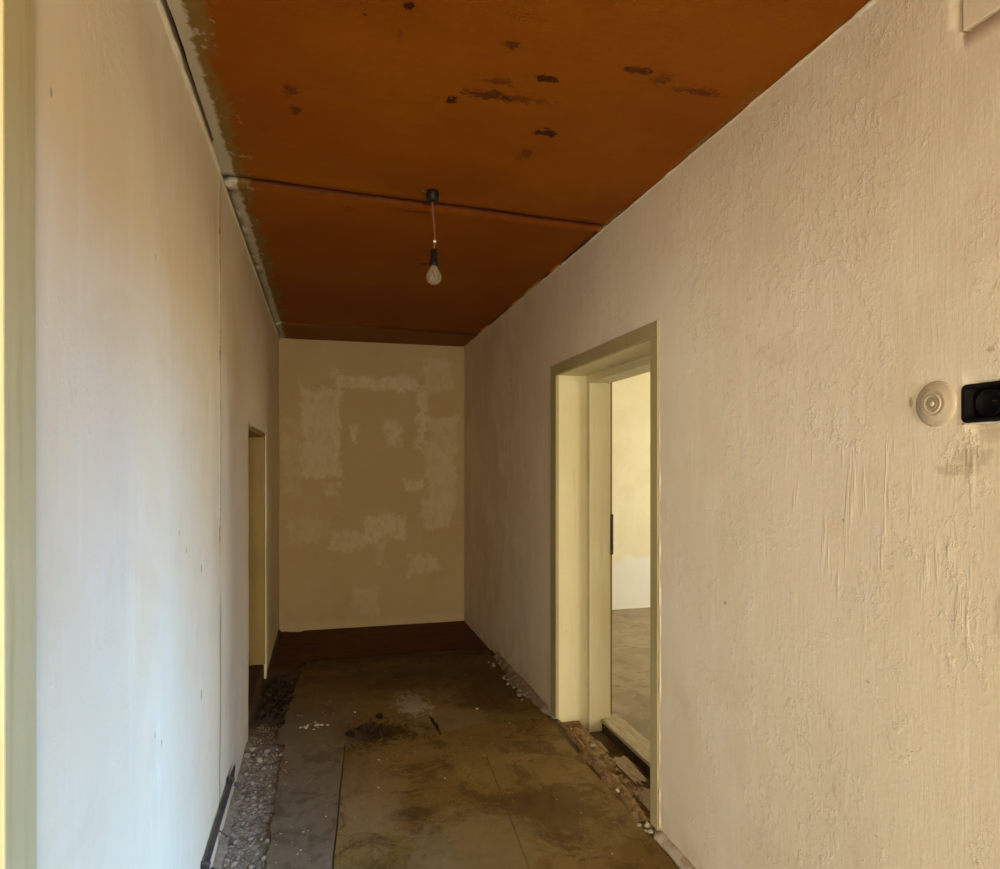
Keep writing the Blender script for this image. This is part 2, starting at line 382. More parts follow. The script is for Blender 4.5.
def lathe(bm, prof, seg=32, axis='Z', origin=(0, 0, 0)):   # prof: (radius, height) pairs; axis 'Z' or '-X'
    o = Vector(origin); rings = []
    def P(r, h, a):
        c, s = r * math.cos(a), r * math.sin(a)
        return o + (Vector((c, s, h)) if axis == 'Z' else Vector((-h, c, s)))
    for r, h in prof:
        rings.append([bm.verts.new(P(0, h, 0))] if r < 1e-6 else [bm.verts.new(P(r, h, 2 * math.pi * k / seg)) for k in range(seg)])
    for a, b in zip(rings, rings[1:]):
        for k in range(seg):
            k2 = (k + 1) % seg
            if len(a) == 1 and len(b) == 1: continue
            if len(a) == 1: bm.faces.new((a[0], b[k], b[k2]))
            elif len(b) == 1: bm.faces.new((a[k], a[k2], b[0]))
            else: bm.faces.new((a[k], a[k2], b[k2], b[k]))
    bmesh.ops.recalc_face_normals(bm, faces=bm.faces)

def slab(axis, pos, th, u0, u1, z0, z1, holes=(), recess=(), res=0.04, amp=0.0025, front=None, seed=0.0):
    """wall slab with real openings; 'pos' is the room face, 'th' the signed thickness; uneven room face"""
    def cuts(a, b, marks):
        c = sorted({a, b, *[k for k in marks if a < k < b]}); out = []
        for p, q in zip(c, c[1:]):
            n = max(1, int(math.ceil((q - p) / res - 1e-6)))
            out += [p + (q - p) * i / n for i in range(n)]
        return out + [b]
    allh = list(holes) + [r[:4] for r in recess]
    us = cuts(u0, u1, [k for h in allh for k in (h[0], h[1])]); zs = cuts(z0, z1, [k for h in allh for k in (h[2], h[3])])
    bm = bmesh.new(); V = {}
    def vert(i, j, d, flat=False):
        k = (i, j, d)
        if k not in V:
            u, z = us[i], zs[j]; w = pos + d
            if d == 0: w += amp * fbm((u + seed, z, pos * 3), 2.2, 4)
            p = Vector((w, u, z)) if axis == 'X' else Vector((u, w, z))
            if front and d == 0: p = front(p)
            V[k] = bm.verts.new(p)
        return V[k]
    def kind(i, j):
        if i < 0 or j < 0 or i >= len(us) - 1 or j >= len(zs) - 1: return 'out'
        u, z = (us[i] + us[i + 1]) / 2, (zs[j] + zs[j + 1]) / 2
        for h in holes:
            if h[0] < u < h[1] and h[2] < z < h[3]: return 'out'
        for n_, h in enumerate(recess):
            if h[0] < u < h[1] and h[2] < z < h[3]: return n_
        return 'full'
    def face(vs):
        try: bm.faces.new(vs)
        except ValueError: pass
    for i in range(len(us) - 1):
        for j in range(len(zs) - 1):
            k = kind(i, j)
            if k == 'out': continue
            d = 0 if k == 'full' else recess[k][4] * (1 if th > 0 else -1)
            face([vert(i, j, d), vert(i + 1, j, d), vert(i + 1, j + 1, d), vert(i, j + 1, d)])
            face([vert(i, j, th), vert(i, j + 1, th), vert(i + 1, j + 1, th), vert(i + 1, j, th)])
            for di, dj, a, b in ((-1, 0, (i, j), (i, j + 1)), (1, 0, (i + 1, j), (i + 1, j + 1)), (0, -1, (i, j), (i + 1, j)), (0, 1, (i, j + 1), (i + 1, j + 1))):
                q = kind(i + di, j + dj)
                if q == 'out': face([vert(*a, d), vert(*b, d), vert(*b, th), vert(*a, th)])
                elif q != k and k == 'full':
                    dd = recess[q][4] * (1 if th > 0 else -1)
                    face([vert(*a, 0), vert(*b, 0), vert(*b, dd), vert(*a, dd)])
    bmesh.ops.recalc_face_normals(bm, faces=bm.faces)
    return bm

# ------------------------------------------------------------------ the shell
DY0, DY1, DZ = 2.38, 3.645, 2.035              # rough opening of the right doorway (behind the casing)
TOP = 2.70
BX0, BX1, BZ0, BZ1 = 0.93, 1.076, 1.561, 1.632  # black box recess
bm = slab('X', R, TH, -2.6, BACK + .12, -0.12, TOP, holes=[(DY0 + .03, DY1 - .03, -0.12, DZ - .03), (-0.60, 0.78, 0.0, 2.15)],
          recess=[(BX0, BX1, BZ0, BZ1, 0.06), (0.40, 1.083, 2.363, 2.588, 0.04)], amp=0.003)
struct(obj('wall_right', bm, 'plaster_right', None, True))
OY0, OY1, OZ = 3.752, 4.804, 1.69             # low opening on the left
NY0, NY1, NZ = -0.15, 0.965, 2.06             # near doorway on the left
CR = 2.742
def crack(p):                                  # the upright joint in the left wall: a wavering groove
    y = p.y
    if abs(y - CR) < 0.03:
        wv = 0.010 * fbm((0, 1.3, p.z), 1.5, 3)
        wd = 0.0010 + 0.0030 * max(0, min(1, (1.3 - p.z) / 0.9)) + 0.001 * abs(fbm((4, 0, p.z), 9))
        if abs(y - CR) < 0.0015: p.x -= 0.016 if p.z < 1.1 or fbm((9, 0, p.z), 6) > 0.05 else 0.005
        elif abs(y - CR) < 0.006: p.y = CR + math.copysign(wd, y - CR); p.x += (0.003 + 0.0025 * fbm((2, 0, p.z), 12)) * max(0.1, min(1, (p.z - .9) / .4))
        elif abs(y - CR) < 0.02: p.y = CR + math.copysign(wd + 0.008, y - CR)
        p.y += wv
    if abs(p.y - OY0) < 0.004 or abs(p.y - OY1) < 0.004: p.y += 0.006 * fbm((3, p.y, p.z), 5, 3)
    if abs(p.z - OZ) < 0.004 and OY0 - .01 < p.y < OY1 + .01: p.z += 0.010 * fbm((p.y, 8, 0), 7, 3)
    return p
marks = [(CR - .012, CR - .005, -9, -9), (CR, CR + .005, -9, -9), (CR + .012, CR + .012, -9, -9)]
bm = slab('X', L, -0.22, -2.6, BACK + .12, -0.12, TOP, holes=[(OY0, OY1, -0.12, OZ), (NY0, NY1, -0.12, NZ)] + marks, amp=0.004, front=crack)
struct(obj('wall_left', bm, 'plaster_left', None, True))
bm = slab('Y', BACK, 0.2, L - .3, R + .02, -0.12, TOP, amp=0.004)
struct(obj('wall_back', bm, 'plaster_back', None, True))
bm = slab('Y', -2.6, -0.2, L - .3, R + .4, -0.12, TOP, holes=[(-0.15, 1.0, 0.0, 2.1)], res=.3, amp=0)
struct(obj('wall_front', bm, 'plaster_left'))
struct(obj('ceiling', boxes((L - .25, -2.85, 2.655, R + TH + .02, BACK + .25, 2.80)), 'rotten_wood_and_shade'))

# ceiling boards: three sagging sheets, a shadow gap between each
CEIL = bpy.data.objects['ceiling']
def gap(y):                                    # how far the boards stop short of the left wall
    if y < 2.5: return 0.024 + 0.004 * fbm((y, 0, 5), 5) - 0.006 * max(0, (y - 1.7))
    if y < 2.85: return 0.004
    return 0.012 + 0.004 * fbm((y, 2, 5), 6) - 0.003 * max(0, y - 4.5)
def board(y0, y1, sk0, sk1):
    bm = bmesh.new(); nx = 46; ny = max(8, int((y1 - y0) / 0.035)); g = []
    for j in range(ny + 1):
        row = []
        t = j / ny
        for i in range(nx + 1):
            s = i / nx
            ya = y0 + sk0 * s + 0.004 * fbm((s * 1.7, y0, 1), 4); yb = y1 + sk1 * s + 0.004 * fbm((s * 1.7, y1, 1), 4)
            y = ya + (yb - ya) * t
            x0 = L + gap(y); x = x0 + (R + 0.004 - x0) * s
            z = H + 0.004 * fbm((x, y, 7), 1.4, 3)
            e = min(y - ya, yb - y)
            z += 0.014 * max(0, 1 - e / 0.03) ** 1.5                  # edges curl up into the joint
            z -= 0.006 * max(0, 1 - abs(e - 0.05) / 0.04)             # swollen lip beside it
            z -= 0.005 * max(0, 1 - (x - x0) / 0.03) * (0.6 + fbm((x * 3, y, 2), 14))
            row.append(bm.verts.new((x, y, z)))
        g.append(row)
    for j in range(ny):
        for i in range(nx): bm.faces.new((g[j][i], g[j + 1][i], g[j + 1][i + 1], g[j][i + 1]))
    r = bmesh.ops.solidify(bm, geom=bm.faces[:], thickness=0.014)
    bmesh.ops.recalc_face_normals(bm, faces=bm.faces)
    return bm
for y0, y1, a, b in ((-2.58, 0.07, 0, 0.1), (0.085, 2.784, 0.1, 0.105), (2.798, 5.470, 0.105, 0.05), (5.498, BACK + .01, 0.05, 0)):
    obj('ceiling_board', board(y0, y1, a, b), 'ceiling', CEIL, True)
# ragged plaster lip where the left wall meets the boards
bm = bmesh.new(); pts = []; rr = []
y = 0.9
while y < BACK:
    pts.append((L + 0.001, y, H - 0.012 + 0.004 * fbm((y, 1, 1), 4))); rr.append(max(0.003, 0.011 + 0.005 * fbm((y, 3, 1), 9)) * (1 if y < 2.7 else .6)); y += 0.02
tube(bm, pts, rr, 8); struct(obj('trim_1', bm, 'plaster_fresh', None, True))
# chipped filler line where the right wall meets the boards
bm = bmesh.new(); pts = []; rr = []; y = -1.0
while y < BACK:
    pts.append((R - 0.001, y, H - 0.006 + 0.003 * fbm((y, 1, 6), 5))); rr.append(max(0.0015, 0.004 + 0.006 * fbm((y, 3, 4), 8))); y += 0.02
tube(bm, pts, rr, 8); struct(obj('trim_2', bm, 'plaster_fresh', None, True))

# floor: uneven base with the broken-out trench in the right doorway
def floor_z(x, y):
    z = -0.004 + 0.002 * fbm((x, y, 0), 3)
    if x < L + 0.2: z += -0.006 + 0.010 * fbm((x, y, 3), 16, 4) + 0.012 * max(0, (L + .08 - x) / .08)
    if y > 5.1: z -= 0.012
    if x > R + 0.01 and DY0 - .02 < y < DY1 + .02: z -= 0.07 * min(1, max(0, (x - R - 0.01) / 0.06)) - 0.012 * fbm((x, y, 9), 7, 3)
    return z
def grid(x0, x1, y0, y1, res, fz, skirt=-0.16):
    bm = bmesh.new(); nx = max(1, int((x1 - x0) / res)); ny = max(1, int((y1 - y0) / res)); g = []
    for j in range(ny + 1):
        g.append([])
        for i in range(nx + 1):
            x = x0 + (x1 - x0) * i / nx; y = y0 + (y1 - y0) * j / ny
            g[-1].append(bm.verts.new((x, y, fz(x, y))))
    for j in range(ny):
        for i in range(nx): bm.faces.new((g[j][i], g[j][i + 1], g[j + 1][i + 1], g[j + 1][i]))
    return bm
bm = grid(L - .24, R + 0.0, -2.6, BACK + .1, 0.02, floor_z)
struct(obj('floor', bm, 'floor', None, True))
bm = grid(R - .002, R + 0.30, DY0, DY1, 0.015, floor_z)
t = obj('floor_pit', bm, 'trench', bpy.data.objects['floor'], True); t['label'] = 'dug-out pit in the doorway'

# side room seen through the right doorway
RX = R + TH
room_floor = obj('floor_side_room', grid(R + 0.355, 5.6, 0.9, BACK + .1, 0.05, lambda x, y: -0.006 + 0.003 * fbm((x, y, 2), 2)), 'room_floor', None, True)
struct(room_floor)
struct(obj('wall_room_back', slab('Y', BACK + .03, 0.2, RX - .02, 5.7, -0.12, TOP, amp=0.004, res=.06), 'plaster_room', None, True))
struct(obj('wall_room_right', slab('X', 5.5, 0.2, 0.9, BACK + .2, -0.12, TOP, holes=[(4.3, 5.8, 0.85, 2.25)], res=.3, amp=0), 'plaster_room'))
struct(obj('wall_room_front', slab('Y', 1.0, -0.2, RX - .02, 5.7, -0.12, TOP, holes=[(3.9, 5.3, 0.85, 2.25)], res=.3, amp=0), 'plaster_room'))
struct(obj('ceiling_side_room', boxes((RX - .01, 0.8, 2.66, 5.8, BACK + .25, 2.80)), 'plaster_room'))
# room beyond the near left doorway
struct(obj('wall_near_room_left', slab('X', -2.2, -0.2, -2.7, 2.2, -0.12, TOP, holes=[(-2.2, -0.5, 0.85, 2.25)], res=.3, amp=0), 'plaster_room'))
struct(obj('wall_near_room_back', slab('Y', 2.1, 0.2, -2.3, L - .22, -0.12, TOP, res=.3, amp=0), 'plaster_room'))
struct(obj('wall_near_room_front', slab('Y', -2.6, -0.2, -2.3, L - .22, -0.12, TOP, res=.3, amp=0), 'plaster_room'))
struct(obj('ceiling_near_room', boxes((-2.45, -2.85, 2.66, L - .215, 2.3, 2.80)), 'plaster_room'))
struct(obj('floor_near_room', boxes((-2.45, -2.85, -0.14, L - .24, 2.3, -0.005)), 'room_floor'))
# windows that let the daylight in
def window(name, axis, pos, u0, u1, z0, z1):
    w = bpy.data.objects.new(name, None); C.objects.link(w); struct(w)
    t = 0.05; um = (u0 + u1) / 2
    def b(a, c, d, e): return (pos - .03, a, d, pos + .03, c, e) if axis == 'X' else (a, pos - .03, d, c, pos + .03, e)
    obj('window_frame', boxes(b(u0, u0 + t, z0, z1), b(u1 - t, u1, z0, z1), b(u0 + t, u1 - t, z0, z0 + t), b(u0 + t, u1 - t, z1 - t, z1),
                              b(um - .025, um + .025, z0 + t, z1 - t)), 'grey_frame', w)
window('window_1', 'Y', 0.9, 3.9, 5.3, 0.85, 2.25)
window('window_2', 'X', -2.3, -2.2, -0.5, 0.85, 2.25)
window('window_3', 'X', 5.6, 4.3, 5.8, 0.85, 2.25)
d4 = bpy.data.objects.new('door_4', None); C.objects.link(d4); struct(d4)
obj('casing', boxes((R - .006, -0.66, 0, R + .02, -0.59, 2.21), (R - .006, 0.77, 0, R + .02, 0.84, 2.21), (R - .006, -0.59, 2.14, R + .02, 0.77, 2.21)), 'casing_paint', d4)
d5 = bpy.data.objects.new('door_5', None); C.objects.link(d5); struct(d5)
obj('casing', boxes((-0.22, -2.61, 0, -0.14, -2.58, 2.16), (0.99, -2.61, 0, 1.07, -2.58, 2.16), (-0.14, -2.61, 2.09, 0.99, -2.58, 2.16)), 'casing_paint', d5)

# ------------------------------------------------------------------ right doorway: casing, stepped lining, keep, sill
d1 = bpy.data.objects.new('door_1', None); C.objects.link(d1)
struct(d1, 'pale yellow painted door frame without its leaf in the right wall', 'door frame')
CY0, CY1, CI0, CI1, CT, CTI = 2.376, 3.660, 2.437, 3.572, 2.048, 1.985
x0, x1 = R - 0.006, R + 0.014
obj('casing', boxes((x0, CY0, 0.012, x1, CI0, CTI), (x0, CI1, 0.012, x1, CY1, CTI), (x0, CY0, CTI, x1, CY1, CT), bev=0.003), 'casing_paint', d1)
XS, XE = 1.470, 1.602                          # stop face, room-side edge
obj('lining', boxes((x1 - .002, CI1, -0.07, XS + .02, CY1 - .005, CTI + .01), (x1 - .002, CY0 + .005, -0.07, XS + .02, CI0, CTI + .01),
                    (x1 - .002, CI0, CTI, XS + .02, CI1, CTI + .04), bev=0.002), 'lining_paint', d1)
st = 0.040
TS = CTI - 0.040
obj('stop', boxes((XS, CI1 - st, -0.07, XE, CY1 - .01, TS), (XS, CY0 + .01, -0.07, XE, CI0 + st, TS), (XS, CY0 + .01, TS, XE, CY1 - .01, CTI + .03), bev=0.003), 'lining_paint', d1)
obj('frame_edge', boxes((XE, CI1 - st + .004, 0.02, XE + .012, CY1, TS + .004), (XE, CY0, 0.0, XE + .012, CI0 + st - .006, TS + .004),
                        (XE, CY0, TS + .006, XE + .012, CY1, CT), bev=0.002), 'brown_paint', d1)
kp = obj('strike_plate', boxes((XE + .001, CI1 - st - .005, 0.95, XE + .016, CI1 - st + .008, 1.185), bev=0.002), 'iron', d1); kp['label'] = 'dark iron strike plate on the far jamb'
obj('latch_box', boxes((XE + .003, CI1 - st - .010, 0.98, XE + .014, CI1 - st + .002, 1.10), bev=0.003), 'iron', kp)
sill = obj('threshold', boxes((1.540, CI0 - .03, -0.016, 1.665, CI1 + .01, 0.004), bev=0.005), 'sill_wood', d1)
rs = obj('sill_shade_board', boxes((1.548, CI0 - .03, -0.12, 1.66, CI1 + .01, -0.0165)), 'rotten_wood_and_shade', d1); rs['label'] = 'dark board added as shade under the threshold'; sill['label'] = 'worn bare wooden threshold'  # dark board added so the threshold front reads as shaded
# broken plaster arris round the casing
bm = bmesh.new()
for a, b in (((R + .001, CY0 - .010, 0.03), (R + .001, CY0 - .010, CT + .012)), ((R + .001, CY1 + .008, 0.03), (R + .001, CY1 + .008, CT + .01))):
    n = 90; pts = []; rr = []
    for i in range(n + 1):
        p = Vector(a).lerp(Vector(b), i / n); p.y += 0.003 * fbm((p.y, 0, p.z), 7, 3)
        pts.append(p); rr.append(max(0.0006, 0.0028 + 0.0065 * fbm((a[1], 2, p.z), 11, 4)))
    tube(bm, pts, rr, 8)
struct(obj('trim_3', bm, 'plaster_fresh', None, True))
# wall foot: crumbling mortar fillet on both sides of the doorway
def fillet(name, y0, y1, w, h, seed, sidex=R, sgn=-1):
    bm = bmesh.new(); prev = None; y = y0; n = int((y1 - y0) / 0.015)
    for i in range(n + 1):
        y = y0 + (y1 - y0) * i / n
        fade = min(1, i / 4, (n - i) / 4) * 0.9 + 0.1
        ww = w(y) * (1 + 0.55 * fbm((y, seed, 0), 9, 4)) * fade; hh = h(y) * (1 + 0.5 * fbm((y, seed, 4), 11, 4)) * fade
        prof = [(0.012, hh), (-0.15 * ww, hh * 0.98), (-0.55 * ww, hh * (0.62 + 0.3 * fbm((y, seed, 9), 20))), (-0.9 * ww, hh * 0.25), (-ww, -0.006), (0.012, -0.006)]
        row = [bm.verts.new((sidex + (-sgn) * p[0], y, p[1])) for p in prof]
        if prev:
            for k in range(len(prof)):
                k2 = (k + 1) % len(prof); bm.faces.new((prev[k], prev[k2], row[k2], row[k]))
        else: bm.faces.new(row)
        prev = row
    bm.faces.new(prev[::-1]); bmesh.ops.recalc_face_normals(bm, faces=bm.faces)
    return bm
struct(obj('baseboard_right', fillet('', 0.2, 2.41, lambda y: 0.034, lambda y: 0.024, 1), 'dirty_plaster', None, True))
struct(obj('trim_4', fillet('', 3.66, 4.95, lambda y: 0.045 + 0.05 * max(0, 1 - abs(y - 4.25) / .4), lambda y: 0.035, 2), 'rubble_brown', None, True))
struct(obj('baseboard_left', fillet('', 1.0, OY0 - .02, lambda y: 0.03, lambda y: 0.018, 5, L, 1), 'rubble_brown', None, True))
struct(obj('trim_5', fillet('', OY1 + .02, BACK - .01, lambda y: 0.02, lambda y: 0.03, 8, L, 1), 'rotten_wood_and_shade', None, True))

# ------------------------------------------------------------------ low opening on the left: ochre lining, closed leaf
d2 = bpy.data.objects.new('door_2', None); C.objects.link(d2)
struct(d2, 'low doorway lined in ochre paint near the far end of the left wall', 'doorway')
obj('lining', boxes((L - .19, OY1 - .028, 0.105, L - .006, OY1 + .02, OZ - .002), (L - .19, OY0 - .02, 0.105, L - .006, OY0 + .022, OZ - .002), (L - .19, OY0 + .022, OZ - .03, L - .006, OY1 - .028, OZ + .02), bev=.003), 'ochre_paint', d2)
leaf = obj('door_leaf', boxes((L - .185, OY0 + .025, 0.11, L - .145, OY1 - .03, OZ - .034)), 'ochre_paint', d2)
obj('rotten_sill', boxes((L - .20, OY0 + .004, -0.06, L - .012, OY1 - .004, 0.10), bev=.010), 'rotten_wood_and_shade', d2)

# ------------------------------------------------------------------ near left doorway
d3 = bpy.data.objects.new('door_3', None); C.objects.link(d3)
struct(d3, 'olive painted door frame at the near end of the left wall', 'door frame')
bm = boxes((L - .02, 0.946, -0.01, L + .008, 1.041, 2.13), (L - .02, NY0 - .085, -0.01, L + .008, NY0 + .002, 2.13), (L - .02, NY0, 2.045, L + .008, 0.948, 2.13), bev=.003)
for v in bm.verts:
    if v.co.y > 1.0: v.co.y += 0.012 * max(0, 1 - v.co.z / 1.6)
    elif 0.9 < v.co.y < 0.99 and v.co.z < 0.5: v.co.y += 0.008
obj('casing', bm, 'near_casing_paint', d3)
obj('lining', boxes((L - .23, 0.932, -0.01, L - .015, 0.97, 2.05), (L - .23, NY0 - .01, -0.01, L - .015, NY0 + .01, 2.05), (L - .23, NY0, 2.042, L - .015, 0.965, 2.07)), 'near_lining_paint', d3)

# ------------------------------------------------------------------ hanging bulb
ZB = lambda h: -.305 + (h + .305) * .86
p = thing('pendant_lamp', 'bare bulb hanging on a cord from a black cap on the orange ceiling', 'lamp', (0.429, 2.70, H))
bm = bmesh.new(); lathe(bm, [(0, 0), (.025, 0), (.0265, -.008), (.0258, -.026), (.021, -.040), (.010, -.045), (0, -.046)], 28)
cap = obj('ceiling_cap', bm, 'black_bakelite', p, True)
obj('hook', boxes((-.046, -.004, -.010, -.022, .004, -.002), bev=.002), 'iron', cap)
bm = bmesh.new()
cpts = [(0, 0, -.042), (.001, 0, -.09), (.004, 0, -.12), (.007, 0, -.155), (.009, 0, -.19), (.008, 0, -.22), (.006, 0, -.245)]
tube(bm, cpts, .0046, 8); cord = obj('cord', bm, 'brown_cord', p, True)
bm = bmesh.new(); lathe(bm, [(0, .006), (.006, .004), (.0075, 0), (.006, -.004), (0, -.006)], 12, 'Z', (.009, 0, -.207)); k = obj('splice', bm, 'white_tape', cord, True); k['label'] = 'white knot on the cord'
bm = bmesh.new(); lathe(bm, [(0, -.238), (.010, -.239), (.0125, -.246), (.0135, -.262), (.0145, -.282), (.0185, -.290), (.0195, -.306), (.0175, -.309), (0, -.309)], 24, 'Z', (.005, 0, 0))
obj('socket', bm, 'black_bakelite', p, True)
prof = [(.0125, -.305), (.0135, -.314), (.0175, -.325), (.0245, -.339), (.0292, -.354), (.0300, -.366), (.0270, -.380), (.0190, -.3915), (.0095, -.397), (0, -.3985)]
bm = bmesh.new(); prof = [(r * 1.06, ZB(h)) for r, h in prof]; lathe(bm, prof + [(r * .96, h + .001) for r, h in prof[::-1]], 32, 'Z', (.005, 0, 0)); bl = obj('bulb', bm, 'bulb_glass', p, True)
bm = bmesh.new(); lathe(bm, [(0, -.306), (.006, -.308), (.0045, -.33), (.003, -.345), (0, -.347)], 12, 'Z', (.005, 0, 0))
tube(bm, [(.007, 0, -.34), (.014, 0, -.362), (.010, .008, -.366), (.004, .010, -.362), (-.003, .006, -.366), (-.004, 0, -.362), (.003, 0, -.34)], .0008, 6)
obj('filament_stem', bm, 'dull_cream', bl, True)

# ------------------------------------------------------------------ round cover and black box on the right wall
p = thing('wall_rosette', 'round cream domed cover plate beside the black box on right wall', 'switch cover', (R, 1.14, 1.603))
bm = bmesh.new(); lathe(bm, [(0.002, -.004), (.049, -.004), (.0495, .003), (.047, .0065), (.040, .008), (.030, .0115), (.0235, .0135), (.0232, .012), (.0222, .012), (.0218, .0145), (.0185, .0155), (.016, .0120), (.012, .0112), (0.002, .0112)], 48, '-X')
obj('cover', bm, 'cream_bakelite', p, True)
bm = bmesh.new(); lathe(bm, [(.013, .0100), (.0128, .0145), (.0105, .0150), (.0095, .0115), (.007, .0110)], 32, '-X'); obj('ring', bm, 'dull_cream', p, True)
bm = bmesh.new(); lathe(bm, [(.0065, .0095), (.0062, .0150), (.004, .0172), (0, .0176)], 20, '-X'); obj('knob', bm, 'cream_bakelite', p, True)

p = thing('switch_box', 'black rectangular recessed box sunk into right wall beside the round cover', 'switch box', (R, 1.003, 1.5965))
def rrect(hw, hh, r, n=6):
    pts = []
    for cx, cz, a0 in ((hw - r, hh - r, 0), (-hw + r, hh - r, 90), (-hw + r, -hh + r, 180), (hw - r, -hh + r, 270)):
        for i in range(n + 1):
            a = math.radians(a0 + 90 * i / n); pts.append((cx + r * math.cos(a), cz + r * math.sin(a)))
    return pts
bm = bmesh.new(); rings = []
for hw, hh, r, x in ((.0775, .0395, .012, .006), (.0775, .0395, .012, -.004), (.070, .0325, .010, -.0042), (.066, .0285, .009, .040)):
    rings.append([bm.verts.new((x, a, b)) for a, b in rrect(hw, hh, r)])
for a, b in zip(rings, rings[1:]):
    for k in range(len(a)): bm.faces.new((a[k], a[(k + 1) % len(a)], b[(k + 1) % len(a)], b[k]))
bm.faces.new(rings[-1]); bmesh.ops.recalc_face_normals(bm, faces=bm.faces)
obj('tray', bm, 'black_tray', p)
for yc in (.034, -.034):
    bm = bmesh.new(); lathe(bm, [(.0275, -.040), (.0275, -.015), (.0262, -.014), (.0255, -.016), (.0255, -.034), (.012, -.035), (.011, -.030), (0, -.030)], 36, '-X', (0, yc, 0))
    ins = obj('socket_insert', bm, 'dark_insert', p, True)
    obj('terminal', boxes((.028, yc - .006, .003, .033, yc + .003, .0055), bev=.001), 'iron', ins)
bm = bmesh.new()
tube(bm, [(R - .001, 1.003 + .076 * (1 - i / 10.0), 1.5965 - .0415 + .001 * fbm((i, 0, 0), .7)) for i in range(21)], [.0022 + .0012 * fbm((i, 3, 0), .6) for i in range(21)], 6)
struct(obj('trim_6', bm, 'plaster_fresh', None, True))

# plastered-over hatch high on the right wall
hb = obj('hatch_cover', boxes((R - .003, 0.402, 2.372, R + .035, 1.078, 2.585), bev=.002), 'plaster_right')
tag(hb, 'plastered-over hatch board high on right wall just under the ceiling', 'hatch')

# ------------------------------------------------------------------ loose floor sheets
def sheet(outline, res, zt, seed, th=0.004):
    """outline: function y -> (x0, x1), y range; uneven edges and gentle waves"""
    y0, y1, fx = outline; bm = bmesh.new(); ny = int((y1 - y0) / res); nx = 44; g = []
    for j in range(ny + 1):
        y = y0 + (y1 - y0) * j / ny; a, b = fx(y); row = []
        for i in range(nx + 1):
            s = i / nx; x = a + (b - a) * s
            yy = y
            if j == ny: yy += 0.05 * fbm((x, seed, 1), 3, 4)
            elif j > ny - 4: yy += 0.05 * fbm((x, seed, 1), 3, 4) * (1 - (ny - j) / 4)
            row.append(bm.verts.new((x, yy, zt + 0.004 * max(-.8, fbm((x, yy, 3), 2.2, 4)) + 0.002)))
        g.append(row)
    for j in range(ny):
        for i in range(nx): bm.faces.new((g[j][i], g[j][i + 1], g[j + 1][i + 1], g[j + 1][i]))
    bmesh.ops.solidify(bm, geom=bm.faces[:], thickness=th)
    bmesh.ops.recalc_face_normals(bm, faces=bm.faces)
    return bm
def seam(y): return 0.028 + (y - 2.473) * 0.068 + 0.003 * fbm((y, 0, 0), 6)
def brown(y):
    a = seam(y) + 0.003
    if y > 3.55: a += -(min(1, (y - 3.55) / 0.10)) * 0.36 + 0.03 * fbm((y, 2, 2), 8)
    a = max(a, L + 0.05 + 0.02 * fbm((y, 5, 0), 6))
    b = 1.242 + 0.012 * fbm((y, 1, 4), 5, 4) - 0.05 * max(0, 1 - abs(y - 4.3) / .35)
    return a, b
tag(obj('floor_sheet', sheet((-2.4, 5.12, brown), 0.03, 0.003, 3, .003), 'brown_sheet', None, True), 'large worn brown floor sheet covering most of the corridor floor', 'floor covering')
def grey(y): return L + 0.185 + 0.02 * fbm((y, 7, 0), 9, 4), seam(y) - 0.004
tag(obj('floor_sheet', sheet((-2.4, 3.80, grey), 0.03, 0.0015, 9, .003), 'grey_sheet', None, True), 'narrow greyish floor strip between the mortar rubble and the brown floor sheet', 'floor covering')

# ------------------------------------------------------------------ iron pipe along the left wall foot
p = thing('iron_pipe', 'dark iron pipe with pinched end running low along the left wall', 'pipe', (L + 0.016, 2.6, 0.162))
def lp(y, dz=0.0, dx=0.0): return (dx, y - 2.6, dz)
bm = bmesh.new()
tube(bm, [lp(1.2, -.035), lp(1.9, -.032), lp(2.24, -.020), lp(2.31, -.006), lp(2.36, 0), lp(2.6, 0), lp(2.93, 0), lp(2.98, .002), lp(3.03, .008), lp(3.055, .012)],
     [.008, .008, .008, .009, .0105, .0108, .0108, .0105, .009, .003], 14, True, [(1, 1)] * 7 + [(.8, 1.1), (.5, 1.1), (.4, 1)])
obj('pipe_body', bm, 'iron', p, True)
for y, r, dz in ((2.335, .0135, -.004), (2.93, .0135, 0)):
    bm = bmesh.new()
    tube(bm, [lp(y - .010, dz), lp(y + .010, dz)], r, 16)
    tube(bm, [lp(y, dz - .016, .012), lp(y, dz - .022, .024), lp(y, dz - .026, .032)], [.008, .008, .007], 10)
    box(bm, -.016, y - 2.6 - .008, dz - .012, -.004, y - 2.6 + .008, dz + .012)
    cl = obj('clamp', bm, 'iron', p, True)
    bm = bmesh.new(); lathe(bm, [(0, 0), (.006, 0), (.006, .004), (0, .005)], 8, 'Z', (0.033, y - 2.6, dz - .024)); obj('screw', bm, 'iron', cl)

bm = bmesh.new(); tube(bm, [(L - .01, 2.72, .075), (L + .012, 2.715, .062), (L + .03, 2.71, .046)], [.0028, .0028, .002], 8)
lathe(bm, [(0, 0), (.006, 0), (.006, .002), (0, .0025)], 10, 'Z', (L + .03, 2.71, .045))
tag(obj('bent_nail', bm, 'iron', None, True), 'small bent dark nail sticking from the left wall below the iron pipe', 'nail')

